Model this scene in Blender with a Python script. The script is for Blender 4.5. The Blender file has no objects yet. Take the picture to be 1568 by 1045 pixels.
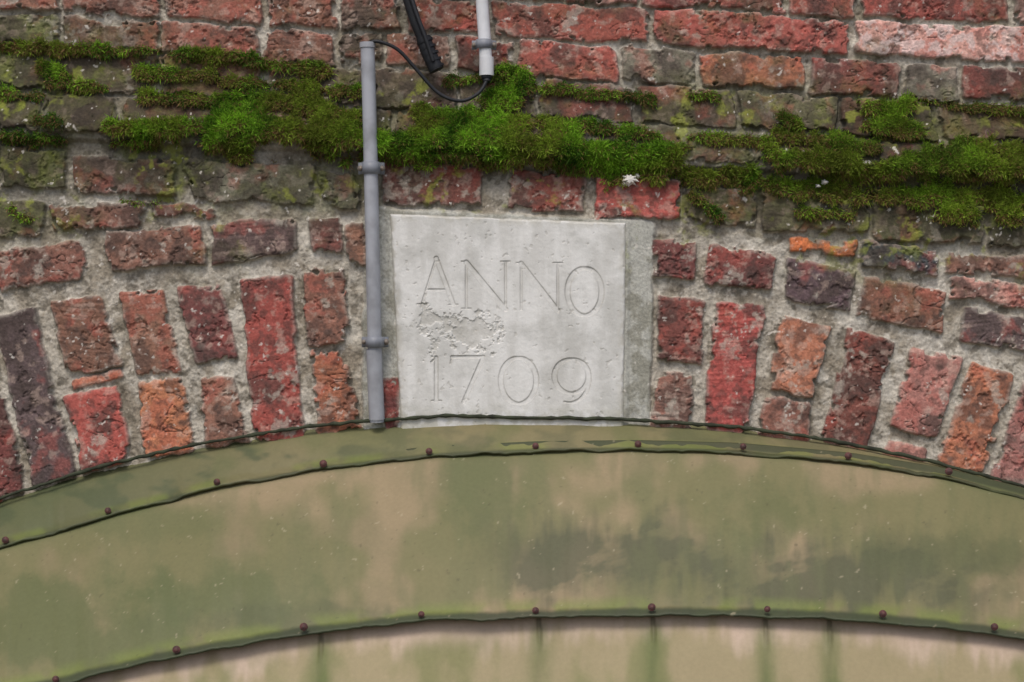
import bpy, math, numpy as np
from mathutils import Vector
rng=np.random.default_rng(7)
D=3.0; ZC=2.9
def s2l(c):
    c=np.asarray(c,dtype=np.float64)/255.0
    return np.where(c<=0.04045,c/12.92,((c+0.055)/1.055)**2.4)
def W(x,y,p=0.0,persp=False):
    """wall millimetres (x right, y down) + protrusion from wall face -> world"""
    x=np.asarray(x,float);y=np.asarray(y,float);p=np.asarray(p,float)+0*x
    k=(D-p)/D if persp else 1.0
    return np.stack([(x-784)/1000*k,-p,ZC+(522.5-y)/1000*k],-1)
# ---------- noise
_tabs={}
def vn(x,y,seed):
    if seed not in _tabs: _tabs[seed]=np.random.default_rng(seed).random((256,256))
    t=_tabs[seed]
    xi=np.floor(x).astype(np.int64);yi=np.floor(y).astype(np.int64)
    fx=x-xi;fy=y-yi;fx=fx*fx*(3-2*fx);fy=fy*fy*(3-2*fy)
    a=t[xi&255,yi&255];b=t[(xi+1)&255,yi&255];c=t[xi&255,(yi+1)&255];d=t[(xi+1)&255,(yi+1)&255]
    return (a*(1-fx)+b*fx)*(1-fy)+(c*(1-fx)+d*fx)*fy
def fbm(x,y,sc,seed,o=4,g=0.55):
    s=0;a=1;n=0
    for k in range(o):
        cr,sr=math.cos(.6*k+.3),math.sin(.6*k+.3)
        s=s+a*vn((x*cr-y*sr)/sc+13.7*k+50,(x*sr+y*cr)/sc+7.1*k+50,seed+k);n+=a;a*=g;sc/=2.03
    return s/n
def ss(a,b,x):
    t=np.clip((x-a)/(b-a),0,1);return t*t*(3-2*t)
# ---------- mesh helper
def mk(name,V,F,col=None,mat=None,smooth=True,parent=None):
    V=np.ascontiguousarray(V,dtype=np.float32).reshape(-1,3);F=np.ascontiguousarray(F,dtype=np.int32)
    me=bpy.data.meshes.new(name)
    n,k=F.shape
    me.vertices.add(len(V));me.vertices.foreach_set('co',V.ravel())
    me.loops.add(n*k);me.loops.foreach_set('vertex_index',F.ravel())
    me.polygons.add(n);me.polygons.foreach_set('loop_start',np.arange(0,n*k,k,dtype=np.int32))
    me.polygons.foreach_set('loop_total',np.full(n,k,dtype=np.int32))
    me.update(calc_edges=True);me.validate()
    me.polygons.foreach_set('use_smooth',np.full(len(me.polygons),smooth,dtype=bool))
    if col is not None:
        a=me.color_attributes.new('Col','FLOAT_COLOR','POINT')
        c=np.ones((len(V),4),dtype=np.float32);c[:,:3]=np.asarray(col).reshape(-1,3)
        a.data.foreach_set('color',c.ravel())
    ob=bpy.data.objects.new(name,me);bpy.context.scene.collection.objects.link(ob)
    if mat: me.materials.append(mat)
    if parent: ob.parent=parent
    return ob
def gridF(R,C):
    r,c=np.meshgrid(np.arange(R-1),np.arange(C-1),indexing='ij')
    r=r.ravel();c=c.ravel()
    return np.stack([(r+1)*C+c,(r+1)*C+c+1,r*C+c+1,r*C+c],-1)
def empty(name):
    e=bpy.data.objects.new(name,None);bpy.context.scene.collection.objects.link(e);return e
# ---------- materials
def mat_attr(name,rough=0.9,nscale=300,namt=0.35,bump=0.3,bdist=0.001,spec=0.2,transl=False):
    m=bpy.data.materials.new(name);m.use_nodes=True;nt=m.node_tree;N=nt.nodes;L=nt.links
    b=N['Principled BSDF'];b.inputs['Roughness'].default_value=rough
    b.inputs['Specular IOR Level'].default_value=spec
    a=N.new('ShaderNodeAttribute');a.attribute_name='Col'
    tc=N.new('ShaderNodeTexCoord');no=N.new('ShaderNodeTexNoise');no.inputs['Scale'].default_value=nscale
    no.inputs['Detail'].default_value=5;no.inputs['Roughness'].default_value=0.65
    L.new(tc.outputs['Object'],no.inputs['Vector'])
    mr=N.new('ShaderNodeMapRange');mr.inputs['From Min'].default_value=0.3;mr.inputs['From Max'].default_value=0.7
    mr.inputs['To Min'].default_value=1-namt;mr.inputs['To Max'].default_value=1+namt
    L.new(no.outputs['Fac'],mr.inputs['Value'])
    vm=N.new('ShaderNodeVectorMath');vm.operation='SCALE'
    L.new(a.outputs['Color'],vm.inputs[0]);L.new(mr.outputs['Result'],vm.inputs['Scale'])
    L.new(vm.outputs['Vector'],b.inputs['Base Color'])
    if bump>0:
        bp=N.new('ShaderNodeBump');bp.inputs['Strength'].default_value=bump;bp.inputs['Distance'].default_value=bdist
        L.new(no.outputs['Fac'],bp.inputs['Height']);L.new(bp.outputs['Normal'],b.inputs['Normal'])
    if transl:
        tr=N.new('ShaderNodeBsdfTranslucent');mx=N.new('ShaderNodeMixShader');mx.inputs[0].default_value=0.35
        L.new(vm.outputs['Vector'],tr.inputs['Color']);L.new(b.outputs[0],mx.inputs[1]);L.new(tr.outputs[0],mx.inputs[2])
        L.new(mx.outputs[0],N['Material Output'].inputs['Surface'])
    return m
def mat_plain(name,c,rough=0.5,var=0.15,nscale=40,bump=0.05,spec=0.4,c2=None):
    m=bpy.data.materials.new(name);m.use_nodes=True;nt=m.node_tree;N=nt.nodes;L=nt.links
    b=N['Principled BSDF'];b.inputs['Roughness'].default_value=rough;b.inputs['Specular IOR Level'].default_value=spec
    tc=N.new('ShaderNodeTexCoord');no=N.new('ShaderNodeTexNoise');no.inputs['Scale'].default_value=nscale;no.inputs['Detail'].default_value=6
    L.new(tc.outputs['Object'],no.inputs['Vector'])
    r=N.new('ShaderNodeValToRGB');l=s2l(c);l2=s2l(c2) if c2 is not None else l*(1-var*2)
    r.color_ramp.elements[0].position=0.35;r.color_ramp.elements[1].position=0.6
    r.color_ramp.elements[0].color=(*l2,1);r.color_ramp.elements[1].color=(*l,1)
    L.new(no.outputs['Fac'],r.inputs[0]);L.new(r.outputs[0],b.inputs['Base Color'])
    bp=N.new('ShaderNodeBump');bp.inputs['Strength'].default_value=bump;bp.inputs['Distance'].default_value=0.001
    L.new(no.outputs['Fac'],bp.inputs['Height']);L.new(bp.outputs['Normal'],b.inputs['Normal'])
    return m
M_wall=mat_attr('weathered_brick',0.92,260,0.26,0.8,0.0016)
M_stone=mat_attr('pale_stone',0.85,350,0.05,0.3,0.0006)
M_moss=mat_attr('moss_leaf',0.7,200,0.15,0,0,0.2,True)
M_can=mat_attr('weathered_paint',0.6,160,0.06,0.14,0.0006,0.3)
# ---------- BRICKS (polygon outlines in mm of wall)
PAL={'red':(156,90,80),'bred':(164,86,80),'dred':(120,76,70),'brown':(136,98,84),'orange':(172,114,88),'dark':(92,80,70),
'pink':(172,124,114),'pale':(196,148,142),'green':(98,98,72),'purple':(94,78,78),'grey':(116,112,98),'char':(66,69,72),'rust':(204,120,76)}
B=[]
def q(col,*p,h=0): B.append((np.array(p,float).reshape(-1,2),col,h))
L0=lambda x:-47+0.052*x
L1=lambda x:13+0.052*x
L2=lambda x:67+0.057*x
L3=lambda x:133+0.057*x
L4=lambda x:203+0.045*x
Lm=lambda x:-115+0.052*x
Ln=lambda x:-185+0.05*x
Lo=lambda x:-255+0.05*x
Lp=lambda x:-325+0.05*x
def row(a,b,xs,cols,g=7.5):
    for i in range(len(xs)-1):
        x0=xs[i]+g;x1=xs[i+1]-g
        j=rng.uniform(-3.5,3.5,8)
        q(cols[i],(x0+j[0],a(x0)+g*.8+j[1]),(x1+j[2],a(x1)+g*.8+j[3]),(x1+2+j[4],b(x1)-g*.8+j[5]),(x0+2+j[6],b(x0)-g*.8+j[7]))
for k,(a,b) in enumerate([(Lp,Lo),(Lo,Ln),(Ln,Lm),(Lm,L0)]):
    xs=[-500+(k%2)*110];cs=[]
    while xs[-1]<2050:
        xs.append(xs[-1]+(225 if len(xs)%2 else 118)+rng.uniform(-8,8));cs.append(rng.choice(['red','dred','brown','pink','bred']))
    row(a,b,xs,cs)
def side(xs,cs,lo,hi):
    xs=list(xs);cs=list(cs)
    while xs[0]>lo: xs.insert(0,xs[0]-rng.choice([115,220]));cs.insert(0,rng.choice(['brown','dred','green']))
    while xs[-1]<hi: xs.append(xs[-1]+rng.choice([115,220]));cs.append(rng.choice(['red','dred','pink']))
    return xs,cs
for a,b,xs,cs in [
 (L0,L1,[-180,85,242,400,515,615,745,998,1308,1600],['brown','brown','brown','brown','dark','red','red','red','pale']),
 (L1,L2,[-40,85,238,392,512,585,690,790,948,1072,1240,1388,1478,1640],['green','brown','brown','brown','dark','brown','dred','red','grey','orange','dred','grey','dred']),
 (L2,L3,[-100,78,236,400,560,700,825,975,1130,1290,1440,1600],['green','dark','brown','dark','dark','dark','dark','dark','green','dark','brown']),
 (L3,L4,[-60,64,182,330,470,600,760,900,1045,1195,1340,1470,1620],['dark','dark','dark','brown','dark','brown','dark','dark','grey','green','dark','green'])]:
    xs,cs=side(xs,cs,-450,2050);row(a,b,xs,cs)
# arch ring left
q('green',(-130,225),(-10,228),(-10,282),(-130,278));q('green',(0,224),(98,232),(96,282),(0,282))
q('dark',(112,240),(266,246),(262,296),(112,292));q('grey',(288,248),(480,256),(478,312),(292,300));q('grey',(490,264),(548,270),(545,322),(492,308))
q('green',(-70,304),(66,310),(62,358),(-70,366));q('brown',(76,312),(216,312),(212,342),(84,352));q('red',(230,312),(330,318),(322,330),(232,330))
q('brown',(164,356),(304,346),(312,398),(172,412));q('purple',(320,344),(452,334),(450,386),(326,402));q('dred',(474,334),(520,334),(520,384),(478,384))
q('brown',(-60,392),(128,372),(128,424),(-60,452));q('brown',(530,346),(556,346),(556,404),(530,400))
# voussoirs left
q('dred',(-75,505),(-20,492),(34,752),(-28,770));q('purple',(-6,488),(50,474),(114,728),(50,744),h=3)
q('brown',(78,464),(150,456),(182,562),(106,576));q('bred',(100,608),(178,596),(200,704),(128,722),h=2)
q('orange',(112,586),(180,572),(182,580),(112,594),h=-2)
q('brown',(184,450),(248,444),(272,568),(208,574));q('orange',(210,588),(275,580),(296,690),(222,704))
q('dred',(274,444),(336,438),(362,544),(298,554));q('brown',(306,584),(358,580),(378,676),(318,684))
q('bred',(368,428),(442,424),(464,668),(396,674),h=2)
q('brown',(462,422),(522,412),(532,520),(476,530));q('orange',(480,540),(526,540),(552,652),(486,664))
q('dred',(588,582),(606,582),(610,700),(592,700));
# above the plaque
q('dred',(588,250),(738,256),(734,314),(590,312));q('dred',(778,262),(894,266),(888,322),(780,318));q('bred',(914,272),(1042,276),(1040,334),(912,332),h=2)
# right ring
q('green',(1056,288),(1156,292),(1156,346),(1056,342));q('green',(1168,298),(1326,304),(1326,356),(1170,352));q('green',(1338,306),(1504,318),(1500,372),(1340,364))
q('green',(1518,322),(1640,330),(1640,384),(1516,376));q('rust',(1212,366),(1310,374),(1308,390),(1216,386),h=-1);q('char',(1320,372),(1434,382),(1430,416),(1322,402),h=4)
q('brown',(1452,388),(1600,402),(1600,424),(1452,412))
q('dred',(1003,370),(1066,374),(1062,424),(1006,422));q('dred',(1088,378),(1188,392),(1182,444),(1082,430))
q('purple',(1210,400),(1308,416),(1302,474),(1206,456));q('brown',(1324,424),(1448,446),(1444,506),(1316,484))
q('pink',(1460,424),(1640,446),(1640,478),(1458,456));q('purple',(1478,474),(1640,498),(1640,542),(1474,518))
# voussoirs right
q('dred',(1012,452),(1078,462),(1072,556),(1010,552));q('brown',(1016,572),(1060,576),(1058,660),(998,660))
q('bred',(1098,464),(1170,472),(1142,660),(1082,656));
q('orange',(1198,484),(1270,502),(1240,606),(1180,596));q('brown',(1174,610),(1240,618),(1232,690),(1160,684))
q('dred',(1300,506),(1370,526),(1322,700),(1258,684));q('pink',(1400,532),(1472,550),(1430,668),(1364,652))
q('pink',(1360,678),(1418,690),(1410,730),(1340,720));q('orange',(1490,556),(1550,574),(1504,728),(1436,712))
q('pink',(1568,584),(1632,604),(1580,770),(1518,746))
cx,cy=800.,3675.
def vous(a0,a1,R0,R1,col):
    f=lambda a,R:(cx+R*math.sin(a),cy-R*math.cos(a)); q(col,f(a0,R1),f(a1,R1),f(a1,R0),f(a0,R0))
for s in (-1,1):
    for i in range(7):
        t0=s*(0.268+i*0.026)
        t=sorted([t0,t0+s*0.021]);
        xx=cx+3290*math.sin(t[0])
        if s<0 and xx>-80: continue
        vous(t[0],t[1],3010,3280,rng.choice(['red','brown','bred','dred']))
# ---------- heightfield grid
def axis(lo,a,b,hi,f,c):
    return np.concatenate([np.arange(lo,a,c),np.arange(a,b,f),np.arange(b,hi+c,c)])
gx=axis(-420,-24,1592,1980,1.25,5.0);gy=axis(-340,-20,790,1130,1.25,5.0)
X,Y=np.meshgrid(gx,gy);R,C=X.shape
wx=X+(fbm(X,Y,46,100,3)-.5)*13+(fbm(X,Y,9,110,2)-.5)*2.4
wy=Y+(fbm(X,Y,46,120,3)-.5)*13+(fbm(X,Y,9,130,2)-.5)*2.4
SD=np.full(X.shape,-30.);ID=np.full(X.shape,-1)
def qsd(P,x,y):
    d=None
    n=len(P);ar=sum(P[i][0]*P[(i+1)%n][1]-P[(i+1)%n][0]*P[i][1] for i in range(n));sg=1 if ar>0 else -1
    for i in range(n):
        a=P[i];b=P[(i+1)%n];e=b-a;l=np.hypot(*e)
        di=sg*((e[0])*(y-a[1])-(e[1])*(x-a[0]))/l
        if d is None:d=di
        else:
            k=5.0;h=np.clip(.5+.5*(di-d)/k,0,1);d=di*(1-h)+d*h-k*h*(1-h)
    return d
tilt=np.zeros(X.shape)
for i,(P,c,h) in enumerate(B):
    x0,y0=P.min(0)-28;x1,y1=P.max(0)+28
    c0,c1=np.searchsorted(gx,[x0,x1]);r0,r1=np.searchsorted(gy,[y0,y1])
    if c1<=c0 or r1<=r0:continue
    sl=(slice(r0,r1),slice(c0,c1))
    d=qsd(P,wx[sl],wy[sl])+3.4
    m=d>SD[sl];SD[sl]=np.where(m,d,SD[sl]);ID[sl]=np.where(m,i,ID[sl])
    ctr=P.mean(0);tx,ty=rng.uniform(-.014,.014,2)
    tilt[sl]=np.where(m,(X[sl]-ctr[0])*tx+(Y[sl]-ctr[1])*ty*2+h+rng.uniform(-2,2.6),tilt[sl])
T=Y-0.045*X
base=-34*(1-ss(70,200,T))
base+=11*ss(140,190,T)*(1-ss(205,214,T))
base+= -6*ss(212,222,T)*(1-ss(228,300,T))*(np.abs(X-800)<260)
n_big=fbm(X,Y,70,200,4);n_mid=fbm(X,Y,18,210,4);n_fine=fbm(X,Y,5,220,3);n_c=fbm(X,Y,28,230,5,0.65)
rag=.3+1.2*ss(.4,.65,fbm(X,Y,90,240,2))
chip=ss(.58,.72,fbm(X,Y,20,245,3))*8
edge=SD+((n_mid-.5)*6+(n_fine-.5)*2.2)*rag-chip*(1-ss(4,16,SD))
bk=ss(-1.2,2.2,edge)
PQ=np.array([(597,327),(959,341),(954,760),(618,760)],float)
FR=np.array([(556,318),(1004,340),(996,760),(556,760)],float)
fr=qsd(FR,wx,wy);pl=qsd(PQ,X,Y)
mort_h=-10+(n_mid-.5)*7+(n_fine-.5)*2.6+(n_big-.5)*6
mort_h=mort_h*(1-0.75*ss(-3,3,fr))
mort_h=mort_h*(1-ss(-9,-2,pl))+(0.2+(n_mid-.5)*2)*ss(-9,-2,pl)
cv=ss(.60,.68,n_c)                        # spalled areas
idc=np.clip(ID,0,None)
crk=np.abs(fbm(X+idc*31,Y*2.2+idc*17,60,250,3)-.5)   # thin cracks
crack=(1-ss(.002,.010,crk))*ss(.50,.60,fbm(X+idc*9,Y,50,255,2))
strv=(np.modf(np.sin(idc*12.9898)*43758.5)[0]*.5+.5)
stria=(fbm(X*.12,Y+3*np.sin(X/30),3.6,257,2)-.5)*1.6*(strv>.68)
face_h=tilt+(n_mid-.5)*2.4+(n_fine-.5)*1.2+stria-cv*2.8-1.2*(1-ss(0,8,edge))-crack*1.8
H=mort_h*(1-bk)+np.maximum(face_h,mort_h+0.8)*bk
H=H-14*ss(2.0,5,pl)
# ---------- moss mask
moss=np.zeros(X.shape)
n_m2=fbm(X,Y*1.5,30,260,5,.68)
def seg(pts,w,den=1.0):
    global moss
    dm=np.full(X.shape,1e9)
    for (a,b) in zip(pts[:-1],pts[1:]):
        a=np.array(a,float);b=np.array(b,float);e=b-a;t=np.clip(((X-a[0])*e[0]+(Y-a[1])*e[1])/(e@e+1e-9),0,1)
        dm=np.minimum(dm,np.hypot(X-a[0]-t*e[0],Y-a[1]-t*e[1]))
    d=dm/w+(n_m2-.5)*3.2+(n_mid-.5)*1.6
    moss=np.maximum(moss,den*(1-ss(.45,1.25,d)))
seg([(-300,50),(0,66),(80,72),(240,74),(400,90),(500,104)],7)
seg([(60,100),(85,112)],12,.9);seg([(70,125),(160,135)],6,.6)
seg([(210,108),(330,118),(470,130),(560,140)],8,.6);seg([(215,142),(330,156),(480,150)],9,.65)
seg([(180,200),(260,196),(330,190)],13,.9);seg([(185,218),(230,216)],11,.8)
seg([(330,194),(400,192),(480,202),(560,218)],23,1);seg([(350,166),(440,160),(540,176)],11,.8);seg([(335,212),(370,224)],18,1)
seg([(585,220),(650,216),(760,214),(860,224),(1030,250)],24,1);seg([(600,238),(760,240),(1000,262)],11,1)
seg([(650,190),(720,182),(800,192)],13,.9);seg([(755,155),(800,132)],17,.8);seg([(640,172),(660,180)],12,.8);seg([(690,120),(790,105)],8,.5);seg([(820,130),(1000,148)],6,.6)
seg([(830,188),(940,196),(1010,210)],9,.7);seg([(1020,262),(1140,274),(1185,288)],12,.9);seg([(1060,140),(1100,145)],6,.5)
seg([(1060,208),(1180,218)],6,.6);seg([(1205,178),(1220,190)],12,.8)
seg([(1195,210),(1290,218),(1340,228)],11,.8);seg([(1190,245),(1300,258),(1380,266)],18,.9);seg([(1400,250),(1500,262),(1570,262),(1900,290)],20,.9)
seg([(1180,282),(1380,300),(1500,305),(1600,310)],15,.85);seg([(1330,165),(1390,162)],12,1);seg([(1340,192),(1400,200)],13,.8)
seg([(1400,148),(1520,163),(1600,170)],6,.5);seg([(1440,325),(1490,332)],12,.7);seg([(1545,322),(1600,322)],18,.85)
seg([(1470,222),(1560,230),(1640,234)],11,.8);seg([(-200,120),(0,140),(60,150)],7,.5);seg([(0,210),(90,215)],7,.5);seg([(60,185),(90,190)],8,.7)
seg([(20,325),(40,335)],7,.4);seg([(190,308),(240,312)],4,.35);seg([(1060,300),(1100,330)],8,.45);seg([(1230,325),(1300,330)],8,.4)
moss=moss*(1-ss(-2,2,fr))
bump=ss(.0,.7,moss)*(4+10*fbm(X,Y,26,270,3)+4*(n_mid))
H=H+base+bump
# ---------- colours
pal=np.array([s2l(PAL[c]) for _,c,_ in B]);jit=rng.uniform(.82,1.2,(len(B),1))*(1+rng.uniform(-.05,.05,(len(B),3)))
pal=pal*jit
bc=pal[idc]
alt=fbm(X+idc*37,Y+idc*11,38,300,4);alt2=fbm(X+idc*17,Y,14,310,4,.6);sp=fbm(X,Y,4.2,320,2)
dk=s2l((74,64,60));lt=s2l((186,164,150));rd=s2l((166,84,74));mo=s2l((174,168,156))
def mix(a,b,f): f=np.asarray(f)[...,None];return a*(1-f)+b*f
bc=mix(bc,dk,0.62*ss(.52,.66,alt));bc=mix(bc,rd,0.40*ss(.54,.68,1-alt))
bc=mix(bc,lt,0.36*ss(.56,.70,alt2));bc=mix(bc,dk,0.50*ss(.58,.70,1-alt2))
bc=bc*(0.80+0.40*sp)[...,None]
bc=mix(bc,mo,0.55*ss(.56,.68,fbm(X,Y,16,330,4,.6))*ss(.52,.62,fbm(X,Y,85,335,3)))
bc=mix(bc,mo,.4*(1-ss(1,7,edge))*ss(.4,.6,n_mid))
bc=mix(bc,s2l((54,44,42)),.7*crack)
pale=(idc==[i for i,b in enumerate(B) if b[1]=='pale'][0])&(ID>=0)
bc=mix(bc,s2l((214,196,192)),0.6*pale*ss(.48,.60,alt2))
mc=mix(np.broadcast_to(mo,X.shape+(3,)),s2l((144,136,122)),ss(.42,.66,fbm(X,Y,34,340,5,.6)))
mc=mix(mc,s2l((100,94,82)),.7*ss(.54,.68,fbm(X,Y,14,350,4,.6)))
mc=mix(mc,s2l((204,200,190)),.5*ss(.55,.68,fbm(X,Y,50,355,4,.6)))
mc=mc*(0.82+0.36*sp)[...,None]
cem=mix(np.broadcast_to(s2l((172,172,164)),X.shape+(3,)),s2l((144,143,132)),ss(.45,.65,fbm(X,Y,22,360,4)))
mc=mix(mc,cem*(0.90+.20*sp)[...,None],ss(-4,4,fr))
cb=ss(-0.5,1.5,edge)
col=mix(mc,bc,cb)
# algae
fade=ss(30,110,T)*(1-ss(265,345,T))
side_=0.62+0.38*np.clip(np.abs(X-800)/500,0,1)
al=fbm(X,Y,70,400,5,.6)
amt=fade*side_*ss(.22,.50,al)*(1-0.8*((X>585)&(X<1045)&(T>205)))
amt=np.maximum(amt,.8*(1-ss(100,330,X+Y*.3))*ss(-10,60,T)*(1-ss(320,400,T)))
amt2=0.35*ss(.5,.68,al)*(1-ss(380,460,T))
amt=np.clip(np.maximum(amt,amt2),0,1)*(1-.8*ss(-3,3,fr)*(T>215))
gcol=mix(np.broadcast_to(s2l((86,84,60)),X.shape+(3,)),s2l((98,104,54)),ss(.4,.65,n_c))
gcol=mix(gcol,s2l((60,56,46)),.85*ss(.45,.60,fbm(X,Y,35,410,4)))
gcol=mix(gcol,s2l((124,118,96)),.5*ss(.55,.68,fbm(X,Y,18,415,4))*(1-cb))
col=mix(col,gcol*(0.78+.44*sp)[...,None],.78*amt)
col=col*(1-.28*ss(90,130,T)*(1-ss(225,300,T)))[...,None]
col=mix(col,s2l((136,144,58)),.55*ss(.59,.70,fbm(X,Y,24,420,4,.6))*ss(.42,.58,al)*(1-ss(300,400,T))*ss(60,110,T))
col=mix(col,s2l((208,203,194)),.65*ss(.77,.81,fbm(X,Y,9,430,3,.6))*(1-ss(.5,1,moss)))
col=mix(col,s2l((58,62,28)),ss(.10,.45,moss))
Hm=H/1000
wall=mk('brick_wall',W(X,Y,Hm),gridF(R,C),col,M_wall)
# wall beyond the detailed part
m2=bpy.data.materials.new('brick_far');m2.use_nodes=True;N=m2.node_tree.nodes;L=m2.node_tree.links
bt=N.new('ShaderNodeTexBrick');tc=N.new('ShaderNodeTexCoord');mp=N.new('ShaderNodeMapping');mp.inputs['Rotation'].default_value=(math.radians(90),0,0)
L.new(tc.outputs['Object'],mp.inputs[0]);L.new(mp.outputs[0],bt.inputs['Vector'])
bt.inputs['Scale'].default_value=1;bt.inputs['Brick Width'].default_value=.23;bt.inputs['Row Height'].default_value=.07;bt.inputs['Mortar Size'].default_value=.006
bt.inputs['Color1'].default_value=(*s2l(PAL['brown']),1);bt.inputs['Color2'].default_value=(*s2l(PAL['red']),1);bt.inputs['Mortar'].default_value=(*mo,1)
L.new(bt.outputs[0],N['Principled BSDF'].inputs['Base Color']);N['Principled BSDF'].inputs['Roughness'].default_value=.9
mk('wall_core',[(-8,.05,0),(8,.05,0),(8,.05,7),(-8,.05,7),(-8,.4,0),(8,.4,0),(8,.4,7),(-8,.4,7)],[(0,1,2,3),(3,2,6,7),(1,5,6,2),(4,0,3,7),(5,4,7,6)],None,m2,False,wall)
mg=mat_plain('paving',(120,116,108),.9,.15,8,.3)
mk('ground',[(-60,-60,0),(60,-60,0),(60,60,0),(-60,60,0)],[(0,1,2,3)],None,mg,False)
def sample(A,x,y):
    ix=np.clip(np.searchsorted(gx,x),1,len(gx)-1);iy=np.clip(np.searchsorted(gy,y),1,len(gy)-1);return A[iy,ix]
# ---------- MOSS blades
NT=330000
tx=rng.uniform(-300,1850,NT);ty=rng.uniform(30,350,NT)
mk_=sample(moss,tx,ty);keep=(rng.random(len(tx))<mk_**1.1*0.95+.02*(mk_>.01))&(mk_>.01)
tx=tx[keep][:42000];ty=ty[keep][:42000]
NT=len(tx);K=9
tm=sample(moss,tx,ty);th=sample(H,tx,ty)
clump=fbm(tx,ty,26,505,3)
hue=np.clip(fbm(tx,ty,60,500,3)*1.2-.2+(clump-.5)*1.9+rng.normal(0,.2,NT),0,1)
bright=s2l((144,190,56));deep=s2l((54,92,26));olive=s2l((134,138,56))
tcol=deep*(1-hue[:,None])+bright*hue[:,None]
ol=ss(.50,.68,fbm(tx,ty,70,510,3))[:,None]*.55;ol=np.maximum(ol,((tx>1180)*.25)[:,None]);tcol=tcol*(1-ol)+olive*ol
bx=np.repeat(tx,K)+rng.normal(0,1.8,NT*K);by=np.repeat(ty,K)+rng.normal(0,1.8,NT*K);bh=np.repeat(th,K)
n=len(bx)
lower=np.repeat(ss(.1,-.25,(sample(moss,tx,ty+12)-.3)),K)
d=np.stack([rng.normal(0,.9,n),-(0.25+np.abs(rng.normal(0,.45,n))),rng.normal(.30,.75,n)-lower*1.0],-1)
d/=np.linalg.norm(d,axis=1)[:,None]
ln=(rng.uniform(4.5,11,n)*np.repeat(.5+.55*tm+.5*(clump-.5),K))/1000*np.where(rng.random(n)<.07,1.7,1)
P0=W(bx,by,(bh-1)/1000)
sd=np.cross(d,rng.normal(0,1,(n,3)));sd/=np.linalg.norm(sd,axis=1)[:,None];w=rng.uniform(.4,.85,n)[:,None]/1000
V=np.stack([P0-sd*w*.6,P0+d*ln[:,None]*.55-sd*w,P0+d*ln[:,None]+np.array([0,0,-.0015])*rng.random((n,1)),P0+d*ln[:,None]*.55+sd*w],1)
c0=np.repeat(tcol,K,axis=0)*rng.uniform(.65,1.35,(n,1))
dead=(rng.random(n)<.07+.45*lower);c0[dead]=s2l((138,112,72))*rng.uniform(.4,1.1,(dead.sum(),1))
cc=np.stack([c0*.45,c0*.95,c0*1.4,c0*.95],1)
F=np.arange(n*4).reshape(n,4)
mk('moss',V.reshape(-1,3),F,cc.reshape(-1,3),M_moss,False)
# ---------- DATE STONE
nu,nv=560,600
U,Vv=np.meshgrid(np.linspace(0,1,nu),np.linspace(0,1,nv))
c_=[np.array(p,float) for p in [(597,327),(959,341),(954,740),(618,740)]]
PX=(1-Vv)*((1-U)*c_[0][0]+U*c_[1][0])+Vv*((1-U)*c_[3][0]+U*c_[2][0])
PY=(1-Vv)*((1-U)*c_[0][1]+U*c_[1][1])+Vv*((1-U)*c_[3][1]+U*c_[2][1])
PX+=(fbm(PX,PY,30,600,3)-.5)*2.5;PY+=(fbm(PX,PY,30,610,3)-.5)*2.5
g=np.full(PX.shape,99.)
def st(a,b,w):
    global g
    a=np.array(a,float);b=np.array(b,float);e=b-a;t=np.clip(((PX-a[0])*e[0]+(PY-a[1])*e[1])/(e@e),0,1)
    g=np.minimum(g,np.hypot(PX-a[0]-t*e[0],PY-a[1]-t*e[1])-w)
def ring(cx,cy,rx,ry,w0,w1):
    global g
    an=np.arctan2((PY-cy)/ry,(PX-cx)/rx);r=np.hypot((PX-cx)/rx,(PY-cy)/ry)
    w=w0+(w1-w0)*np.abs(np.cos(an));g=np.minimum(g,np.abs(r-1)*min(rx,ry)-w)
st((646,466),(668,396),1.4);st((668,396),(694,466),3.4);st((654,444),(686,444),1.2);st((639,466),(653,466),.9);st((687,467),(701,467),.9)
st((714,472),(714,402),1.5);st((714,402),(774,474),3.6);st((774,474),(774,402),1.5);st((707,401),(717,401),.9);st((767,401),(781,401),.9);st((707,473),(721,473),.9)
st((798,474),(798,404),1.5);st((798,404),(854,476),3.6);st((854,476),(854,404),1.5);st((791,403),(801,403),.9);st((847,403),(861,403),.9)
ring(895,447,26,36,1.4,4.0)
st((668,548),(668,614),2.8);st((661,614),(676,614),.9);st((660,555),(668,548),1)
st((692,547),(740,547),2.2);st((740,547),(710,616),3.0);st((692,547),(690,557),1)
ring(794,583,27,35,1.4,4.0);ring(875,576,26,26,1.6,4.0)
for k in range(10):
    a0=math.radians(-5+k*11);a1=math.radians(6+k*11)
    st((872+30*math.cos(a0),580+37*math.sin(a0)),(872+30*math.cos(a1),580+37*math.sin(a1)),3.2-k*.2)
gr=1-ss(-1.0,.9,g)
grl=np.exp(-(g/1.1)**2)                   # grime caught at the cut edges
nf=fbm(PX,PY,6,620,4,.6);nb=fbm(PX,PY,40,630,4);nm=fbm(PX,PY,13,640,4,.6)
dam=np.exp(-(((PX-728)/50)**2+((PY-508)/36)**2))+.8*np.exp(-(((PX-655)/22)**2+((PY-500)/55)**2))
dam=ss(.4,.6,dam*.7+(nm-.5)*1.2)*ss(.1,.4,dam)
wear=ss(.35,.6,nb)*.35+.65
hh=3.2+(nf-.5)*.6+(nb-.5)*1.2-gr*1.6*wear-dam*(.8+1.6*nm)
pit=ss(.78,.84,fbm(PX,PY,7,645,2));hh-=pit*.5
ed=np.minimum.reduce([U*362,(1-U)*362,Vv*400]);hh-=2.4*(1-ss(0,2+5*nm,ed))
hh[0]=-13;hh[:,0]=-13;hh[:,-1]=-13;hh[-1]=-13
sc=np.broadcast_to(s2l((216,216,213)),PX.shape+(3,))
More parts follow.
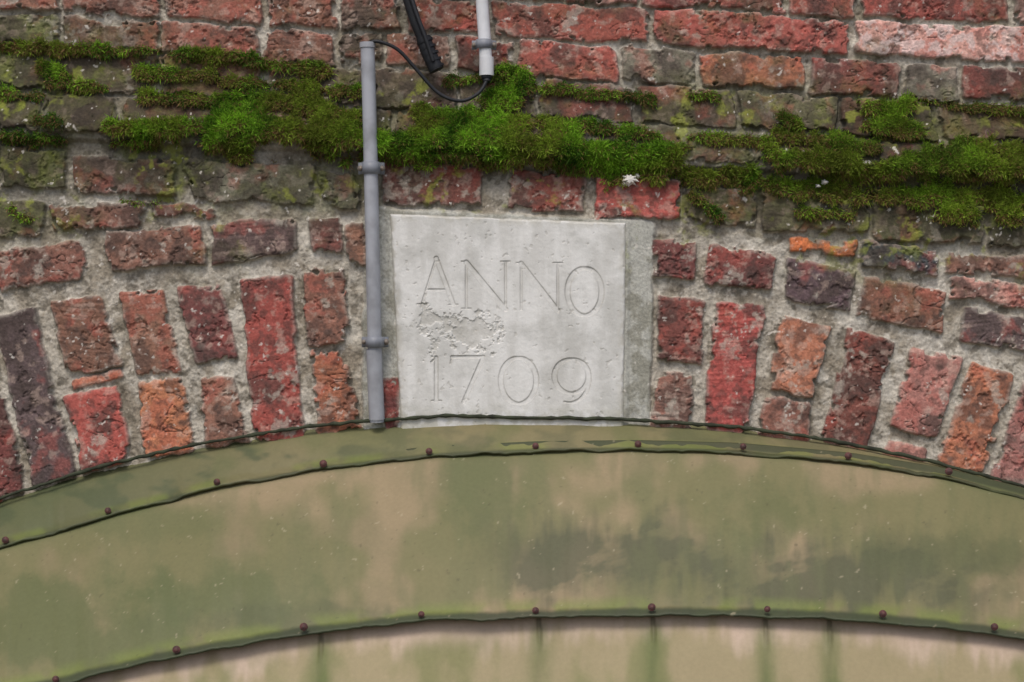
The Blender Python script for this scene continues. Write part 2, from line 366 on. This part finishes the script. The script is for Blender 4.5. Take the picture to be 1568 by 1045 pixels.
sc=mix(sc,s2l((194,194,190)),ss(.4,.7,nb));sc=mix(sc,s2l((178,177,171)),.45*ss(.3,.8,fbm(PX*3,PY*.6,50,646,4)))
sc=mix(sc,s2l((146,143,134)),.50*grl*wear);sc=mix(sc,s2l((166,163,153)),.6*dam*nm)
sc=mix(sc,s2l((172,168,154)),.55*(1-ss(0,16,ed))*ss(.4,.6,nm));sc=mix(sc,s2l((110,104,90)),.6*(1-ss(0,3,ed)));sc=mix(sc,s2l((160,158,136)),.4*ss(610,650,PY)*ss(.4,.6,nm))
sc=mix(sc,s2l((150,146,136)),.3*pit)
mk('date_stone',W(PX,PY,hh/1000),gridF(nv,nu),sc,M_stone)
# ---------- CANOPY
can=empty('door_canopy')
def pl_(pts,soft=14):
    pts=np.array(pts,float)
    def f(x):
        return sum(np.interp(x+o,pts[:,0],pts[:,1]) for o in np.linspace(-soft,soft,7))/7
    return f
top=pl_([(-420,940),(-200,845),(0,764),(150,716),(300,681),(480,653),(540,648),(690,637),(805,641),(950,643),(1130,655),(1265,674),(1420,706),(1568,746),(1750,800),(1990,900)])
s1=pl_([(-420,1000),(-200,905),(0,834),(90,810),(165,787),(330,743),(495,713),(655,694),(820,686),(975,684),(1130,688),(1300,703),(1450,727),(1568,757),(1750,812),(1990,915)])
s2=pl_([(-420,1200),(-200,1120),(0,1062),(85,1044),(270,1000),(465,966),(645,947),(820,941),(998,937),(1175,939),(1352,947),(1523,966),(1568,974),(1750,1010),(1990,1080)])
s3=lambda x:s2(x)+300
SX=(490,825,1000,1172,1270)
def sheet(name,fa,fb,pa,pb,ya,yb,nv,cfun,bul=.008,lip=0.0,ridges=False):
    xs=np.arange(-400,1970,2.5);v=np.linspace(0,1,nv)
    XX,VV=np.meshgrid(xs,v);A=fa(xs)+ya;Bb=fb(xs)+yb
    wob=(vn(xs/37,xs*0+3,700+nv)-.5)*4.5+(vn(xs/9,xs*0+3,701+nv)-.5)*1.8
    YY=A[None]*(1-VV)+(Bb+wob)[None]*VV
    Pp=pa+(pb-pa)*VV+bul*np.sin(np.pi*VV)+(fbm(XX,YY,120,710,2)-.5)*.010
    dist=(Bb+wob)[None]-YY
    Pp=Pp+lip*(1-ss(0,13,dist))+lip*.45*(vn(XX/60,YY*0,705)-.5)*(1-ss(0,30,dist))
    if ridges:
        dy=YY-s2(XX)
        for sx in SX: Pp=Pp+.0028*(1-ss(1.5,4.5,np.abs(XX-sx-1.5*np.sin(YY/19))))*(1-ss(30,60,dy))
    col=cfun(XX,YY,VV)
    ob=mk(name,W(XX,YY,Pp,True),gridF(nv,len(xs)),col,M_can,True,can)
    so=ob.modifiers.new('thick','SOLIDIFY');so.thickness=.0035;so.offset=-1
    return ob
tan=s2l((140,125,97));olv=s2l((104,104,70));dg=s2l((68,75,55));yg=s2l((110,122,60));bk_=s2l((50,56,44))
def c1(x,y,v):
    dist=s1(x)+4-y
    c=mix(np.broadcast_to(s2l((124,114,84)),x.shape+(3,)),olv,.25+.65*ss(.42,.62,fbm(x,y,90,720,4)))
    c=mix(c,dg,.78*ss(.44,.62,fbm(x,y*2,60,730,4))*(.45+.55*(1-ss(430,620,x))))
    c=mix(c,s2l((74,83,54)),.7*ss(600,100,x))
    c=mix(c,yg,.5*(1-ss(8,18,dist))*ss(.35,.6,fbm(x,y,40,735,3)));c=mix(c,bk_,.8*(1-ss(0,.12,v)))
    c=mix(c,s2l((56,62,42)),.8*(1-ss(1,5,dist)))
    return c
def blobn(x,y,cx,cy,rx,ry,seed,k=.9):
    r=np.sqrt(((x-cx)/rx)**2+((y-cy)/ry)**2)
    return 1-ss(.45,1.15,r+(fbm(x,y*.7,48,seed,5,.6)-.5)*k*2)
def c2(x,y,v):
    d0=y-s1(x);d1=s2(x)+4-y
    c=mix(np.broadcast_to(tan,x.shape+(3,)),s2l((124,114,86)),ss(.4,.65,fbm(x,y,160,740,4)))
    g_=ss(.52,.72,fbm(x,y,150,750,4)+.20*ss(400,0,x)+.03*ss(1000,1500,x)+.05*v)
    c=mix(c,s2l((102,104,68)),.72*g_)
    for (a,b,rx,ry,k) in ((735,735,70,80,.6),(60,960,230,90,.75),(360,915,130,45,.7),(210,800,120,35,.4),(1180,790,90,60,.55)):
        c=mix(c,s2l((86,94,60)),k*blobn(x,y,a,b,rx,ry,755))
    dist=y-(800+25*np.sin(x/170.)+(fbm(x,y*.25,36,760,4,.6)-.5)*150)
    dk_=ss(-15,50,dist)*(1-ss(60,135,dist-18))*ss(690,860,x)*(1-.6*ss(1380,1560,x))
    dk_=dk_*(.5+.9*ss(.35,.6,fbm(x+y*.6,y*1.6,70,762,5)))
    c=mix(c,s2l((76,79,60)),.80*np.clip(dk_,0,1))
    c=mix(c,s2l((82,87,60)),.6*np.maximum(blobn(x,y,1450,850,150,45,764),blobn(x,y,440,950,190,28,766)))
    c=mix(c,s2l((96,100,68)),.35*ss(.45,.7,fbm(x*1.6,y*.5,40,765,4)))
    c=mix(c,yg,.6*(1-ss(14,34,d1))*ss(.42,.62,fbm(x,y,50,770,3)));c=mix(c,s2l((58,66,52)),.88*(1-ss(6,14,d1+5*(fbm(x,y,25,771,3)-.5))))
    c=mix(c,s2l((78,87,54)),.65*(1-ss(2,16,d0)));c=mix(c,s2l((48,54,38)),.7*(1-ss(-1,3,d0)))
    c=mix(c,s2l((172,162,136)),.4*ss(.86,.90,fbm(x,y,6,775,2)));c=mix(c,s2l((70,66,50)),.4*ss(.86,.90,fbm(x,y,6,785,2)))
    return c
def c3(x,y,v):
    dy=y-s2(x)
    st_=fbm(x,y*.25,34,780,4,.6)
    c=np.broadcast_to(s2l((182,162,144)),x.shape+(3,))
    c=mix(c,s2l((146,134,102)),ss(10,60,dy+(st_-.5)*90))
    c=mix(c,s2l((116,116,74)),.85*ss(.44,.66,fbm(x,y*.5,80,790,4))*ss(10,55,dy))
    for sx in SX: c=mix(c,s2l((86,98,50)),.85*np.exp(-((x-sx-14*(st_-.5))/17)**2)*ss(0,35,dy)*(st_+.3));c=mix(c,s2l((78,74,52)),.7*(1-ss(2,6,np.abs(x-sx-1.5*np.sin(y/19))))*(1-ss(15,50,dy)*.85))
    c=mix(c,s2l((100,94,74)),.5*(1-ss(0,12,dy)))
    return c
sheet('top_flashing',top,s1,-.02,.062,-2,4,30,c1,.004,.006)
sheet('main_sheet',s1,s2,.044,.285,-10,4,150,c2,.012,.009)
sheet('front_sheet',s2,s3,.260,.385,-14,0,130,c3,.010,0,True)
def tubeM(name,pts,rad,mat,parent=None,seg=10,cap=True):
    cu=bpy.data.curves.new(name,'CURVE');cu.dimensions='3D';cu.bevel_depth=1.0;cu.bevel_resolution=4;cu.use_fill_caps=cap
    sp=cu.splines.new('POLY');sp.points.add(len(pts)-1)
    for i,p in enumerate(pts):
        sp.points[i].co=(*p,1);sp.points[i].radius=rad[i] if hasattr(rad,'__len__') else rad
    sp.use_smooth=True
    ob=bpy.data.objects.new(name,cu);bpy.context.scene.collection.objects.link(ob);cu.materials.append(mat)
    bpy.context.view_layer.objects.active=ob
    me=bpy.data.meshes.new_from_object(ob.evaluated_get(bpy.context.evaluated_depsgraph_get()))
    o2=bpy.data.objects.new(name,me);bpy.data.objects.remove(ob);o2.name=name;bpy.context.scene.collection.objects.link(o2)
    if parent:o2.parent=parent
    return o2
M_seal=mat_plain('dark_sealant',(62,67,52),.85,.2,60,.6,.2,(44,46,38))
xs=np.arange(-380,1950,9.)
tubeM('sealant',W(xs,top(xs)-1+rng.normal(0,.6,len(xs)),.006,True),(2.6+rng.uniform(-.7,.9,len(xs)))/1000,M_seal,can)
M_riv=mat_plain('rivet_rust',(96,62,60),.65,.2,200,.3,.3,(66,50,48))
def domes(name,cs,r,mat,parent,axis=(0,-1,.35),flat=.6):
    Vs=[];Fs=[];ax=Vector(axis).normalized();t1=ax.cross(Vector((1,0,0))).normalized();t2=ax.cross(t1)
    prof=[(1.35,-.5),(1.35,.08),(1.0,.14),(.93,.35),(.7,.65),(.38,.85),(.05,.92)];S=14
    for c in cs:
        b=len(Vs);rr=r*rng.uniform(.85,1.12)
        for (a,h) in prof:
            for k in range(S):
                an=2*math.pi*k/S;Vs.append(Vector(c)+rr*(a*(math.cos(an)*t1+math.sin(an)*t2)+h*flat*1.4*ax))
        for i in range(len(prof)-1):
            for k in range(S): Fs.append((b+i*S+k,b+i*S+(k+1)%S,b+(i+1)*S+(k+1)%S,b+(i+1)*S+k))
    ob=mk(name,[tuple(v) for v in Vs],Fs,None,mat,True,parent);return ob
r1=[(-160,888),(8,828),(165,783),(332,739),(495,711),(657,692),(820,684),(977,681),(1138,685),(1299,699),(1453,723),(1610,765)]
r2=[(-100,1088),(85,1041),(270,996),(465,961),(645,942),(820,936),(998,931),(1175,934),(1352,941),(1523,961),(1690,992)]
domes('seam_rivets',[W(x,y-1,.066,True) for x,y in r1],.0038,M_riv,can)
domes('rim_rivets',[W(x,y-1,.292,True) for x,y in r2],.0039,M_riv,can)
# ---------- CONDUITS
M_grey=mat_plain('grey_plastic',(160,163,170),.45,.06,25,.05,.4,(132,134,138));M_white=mat_plain('white_plastic',(214,216,220),.4,.05,25,.03,.4,(196,198,200))
M_black=mat_plain('black_rubber',(34,36,40),.55,.15,60,.2,.3);M_clip=mat_plain('clip_plastic',(128,132,140),.5,.1,60,.1,.4);M_steel=mat_plain('screw_steel',(120,110,100),.4,.1,80,.1,.6)
def smooth_pts(ctrl,n=60):
    ctrl=np.array(ctrl,float);m=len(ctrl);out=[]
    P=np.vstack([2*ctrl[0]-ctrl[1],ctrl,2*ctrl[-1]-ctrl[-2]])
    for i in range(m-1):
        for t in np.linspace(0,1,n//(m-1)+1,endpoint=(i==m-2)):
            a,b,c,d=P[i:i+4];out.append(.5*((2*b)+(-a+c)*t+(2*a-5*b+4*c-d)*t*t+(-a+3*b-3*c+d)*t**3))
    return np.array(out)
def px(ctrl): 
    s=smooth_pts(ctrl);return W(s[:,0],s[:,1],s[:,2])
con=empty('conduit_pipe')
tubeM('pipe',px([(565,74,.030),(568,180,.030),(570,262,.030),(573,400,.028),(575,520,.022),(577,590,.016),(578,646,.010)]),.0108,M_grey,con)
tubeM('pipe_collar',px([(565,70,.030),(565,78,.030)]),.0122,M_grey,con)
tubeM('pipe_coupling',px([(574,535,.021),(578,642,.0105)]),.0120,M_grey,con)
def clip(cx,cy,p,r,parent,hgt=16,tab=9):
    prof=[];
    base=p-r-.006
    prof+= [(-(r+tab/1000),base),(-(r+tab/1000),base+.006),(-(r+.003),base+.008)]
    for k in range(11):
        an=math.pi*(1-k/10);prof.append((math.cos(an)*(r+.0022),p+math.sin(an)*(r+.0022)))
    prof+=[((r+.003),base+.008),((r+tab/1000),base+.006),((r+tab/1000),base)]
    V=[];n=len(prof)
    for z in (-hgt/2,hgt/2):
        for (a,pp) in prof: V.append((W(cx,cy+z,pp)+np.array([a,0,0])))
    F=[(n+i,n+i+1,i+1,i) for i in range(n-1)]
    ob=mk('clip',V,F,None,M_clip,True,parent);so=ob.modifiers.new('t','SOLIDIFY');so.thickness=.002
    domes('clip_screws',[W(cx-r*1000-5.5,cy,base+.0075),W(cx+r*1000+5.5,cy,base+.0075)],.0032,M_steel,parent,(0,-1,0))
clip(570,260,.030,.0108,con,18);clip(575,524,.0225,.0112,con,16)
con2=empty('conduit_pipe')
tubeM('pipe',px([(731,-260,0.0),(736,-60,.0),(738,0,.0),(742,60,.0),(745,114,.0)]),.0098,M_white,con2)
tubeM('pipe_end',px([(745,88,.0),(745,116,.0)]),.0112,M_white,con2)
clip(741,68,.0,.0098,con2,14)
cab=empty('power_cable')
tubeM('cable',px([(566,84,.032),(570,71,.034),(585,70,.036),(612,82,.034),(640,112,.03),(672,146,.028),(705,158,.026),(732,146,.018),(745,124,.004),(746,108,.0)]),.0028,M_black,cab)
tubeM('gland',px([(745,116,.0),(745.5,126,.003)]),[.0085]*31+[.006]*70,M_black,cab)
plug=empty('black_cable_end')
tubeM('sleeve',px([(585,-260,-.006),(612,-60,-.005),(632,20,-.004),(650,66,-.002),(668,106,0.0)]),.0088,M_black,plug)
tubeM('plug_body',px([(648,58,-.002),(656,80,0),(669,108,.002)]),.0118,M_black,plug)
for k in range(5):
    t=k/4;x=650+17*t;y=62+40*t;tubeM('rib',px([(x,y,-.001+.002*t),(x+1.4,y+3.2,-.001+.002*t)]),.0132,M_black,plug)
tubeM('strand',px([(600,-260,.004),(622,-40,.006),(634,10,.010),(652,60,.014),(664,96,.014)]),.0032,M_black,plug)
# ---------- bird dropping
M_wh=mat_plain('dried_dropping',(224,220,214),.8,.1,120,.5)
def blob(c,r,seed,parent):
    rg=np.random.default_rng(seed);S=22;V=[W(c[0],c[1],c[2]+.004)]
    rad=r*(.55+.75*rg.random(S))
    for k,a in enumerate((.55,1.0)):
        for j in range(S):
            an=2*math.pi*j/S;V.append(W(c[0]+rad[j]*a*math.cos(an),c[1]+rad[j]*a*.8*math.sin(an),c[2]+(.003 if k==0 else -.004)))
    F=[(1+(j+1)%S,1+j,0) for j in range(S)]
    Q=[(1+j,1+(j+1)%S,1+S+(j+1)%S,1+S+j) for j in range(S)]
    me=bpy.data.meshes.new('splat');me.from_pydata([tuple(v) for v in V],[],F+Q);me.materials.append(M_wh)
    ob=bpy.data.objects.new('splat',me);bpy.context.scene.collection.objects.link(ob);ob.parent=parent
bd=empty('bird_dropping')
for (x,y,r,sd_) in ((964,276,12,1),(976,270,6,2),(955,282,6,3),(1262,280,5,4),(1252,286,4,5),(690,312,3,6)):
    hx=float(np.max(sample(H,np.linspace(x-r*.5,x+r*.5,7),np.full(7,float(y)))));blob((x,y,hx/1000+(.007 if y<300 else .002)),r,sd_,bd)
# ---------- light, camera
sc_=bpy.context.scene
w=bpy.data.worlds.new('World');sc_.world=w;w.use_nodes=True;nt=w.node_tree
sk=nt.nodes.new('ShaderNodeTexSky');sk.sky_type='NISHITA';sk.sun_disc=False
EL=math.radians(57);AZ=math.radians(192)
sk.sun_elevation=EL;sk.sun_rotation=AZ;sk.dust_density=4;sk.air_density=1
nt.links.new(sk.outputs[0],nt.nodes['Background'].inputs[0]);nt.nodes['Background'].inputs[1].default_value=.145
sl=bpy.data.lights.new('sun','SUN');sl.energy=1.5;sl.angle=math.radians(18);sl.color=(1,.95,.88)
so=bpy.data.objects.new('sun',sl);sc_.collection.objects.link(so)
dv=Vector((math.sin(AZ)*math.cos(EL),math.cos(AZ)*math.cos(EL),math.sin(EL)))
so.rotation_euler=dv.to_track_quat('Z','Y').to_euler();so.location=(0,-3,6)
cd=bpy.data.cameras.new('camera');cam=bpy.data.objects.new('camera',cd);sc_.collection.objects.link(cam);sc_.camera=cam
cam.location=(0,-D,ZC);cam.rotation_euler=(math.radians(90),0,0);cd.sensor_width=36;cd.lens=36*D/1.568;cd.clip_end=500
sc_.view_settings.view_transform='Standard';sc_.view_settings.look='None';sc_.view_settings.exposure=0
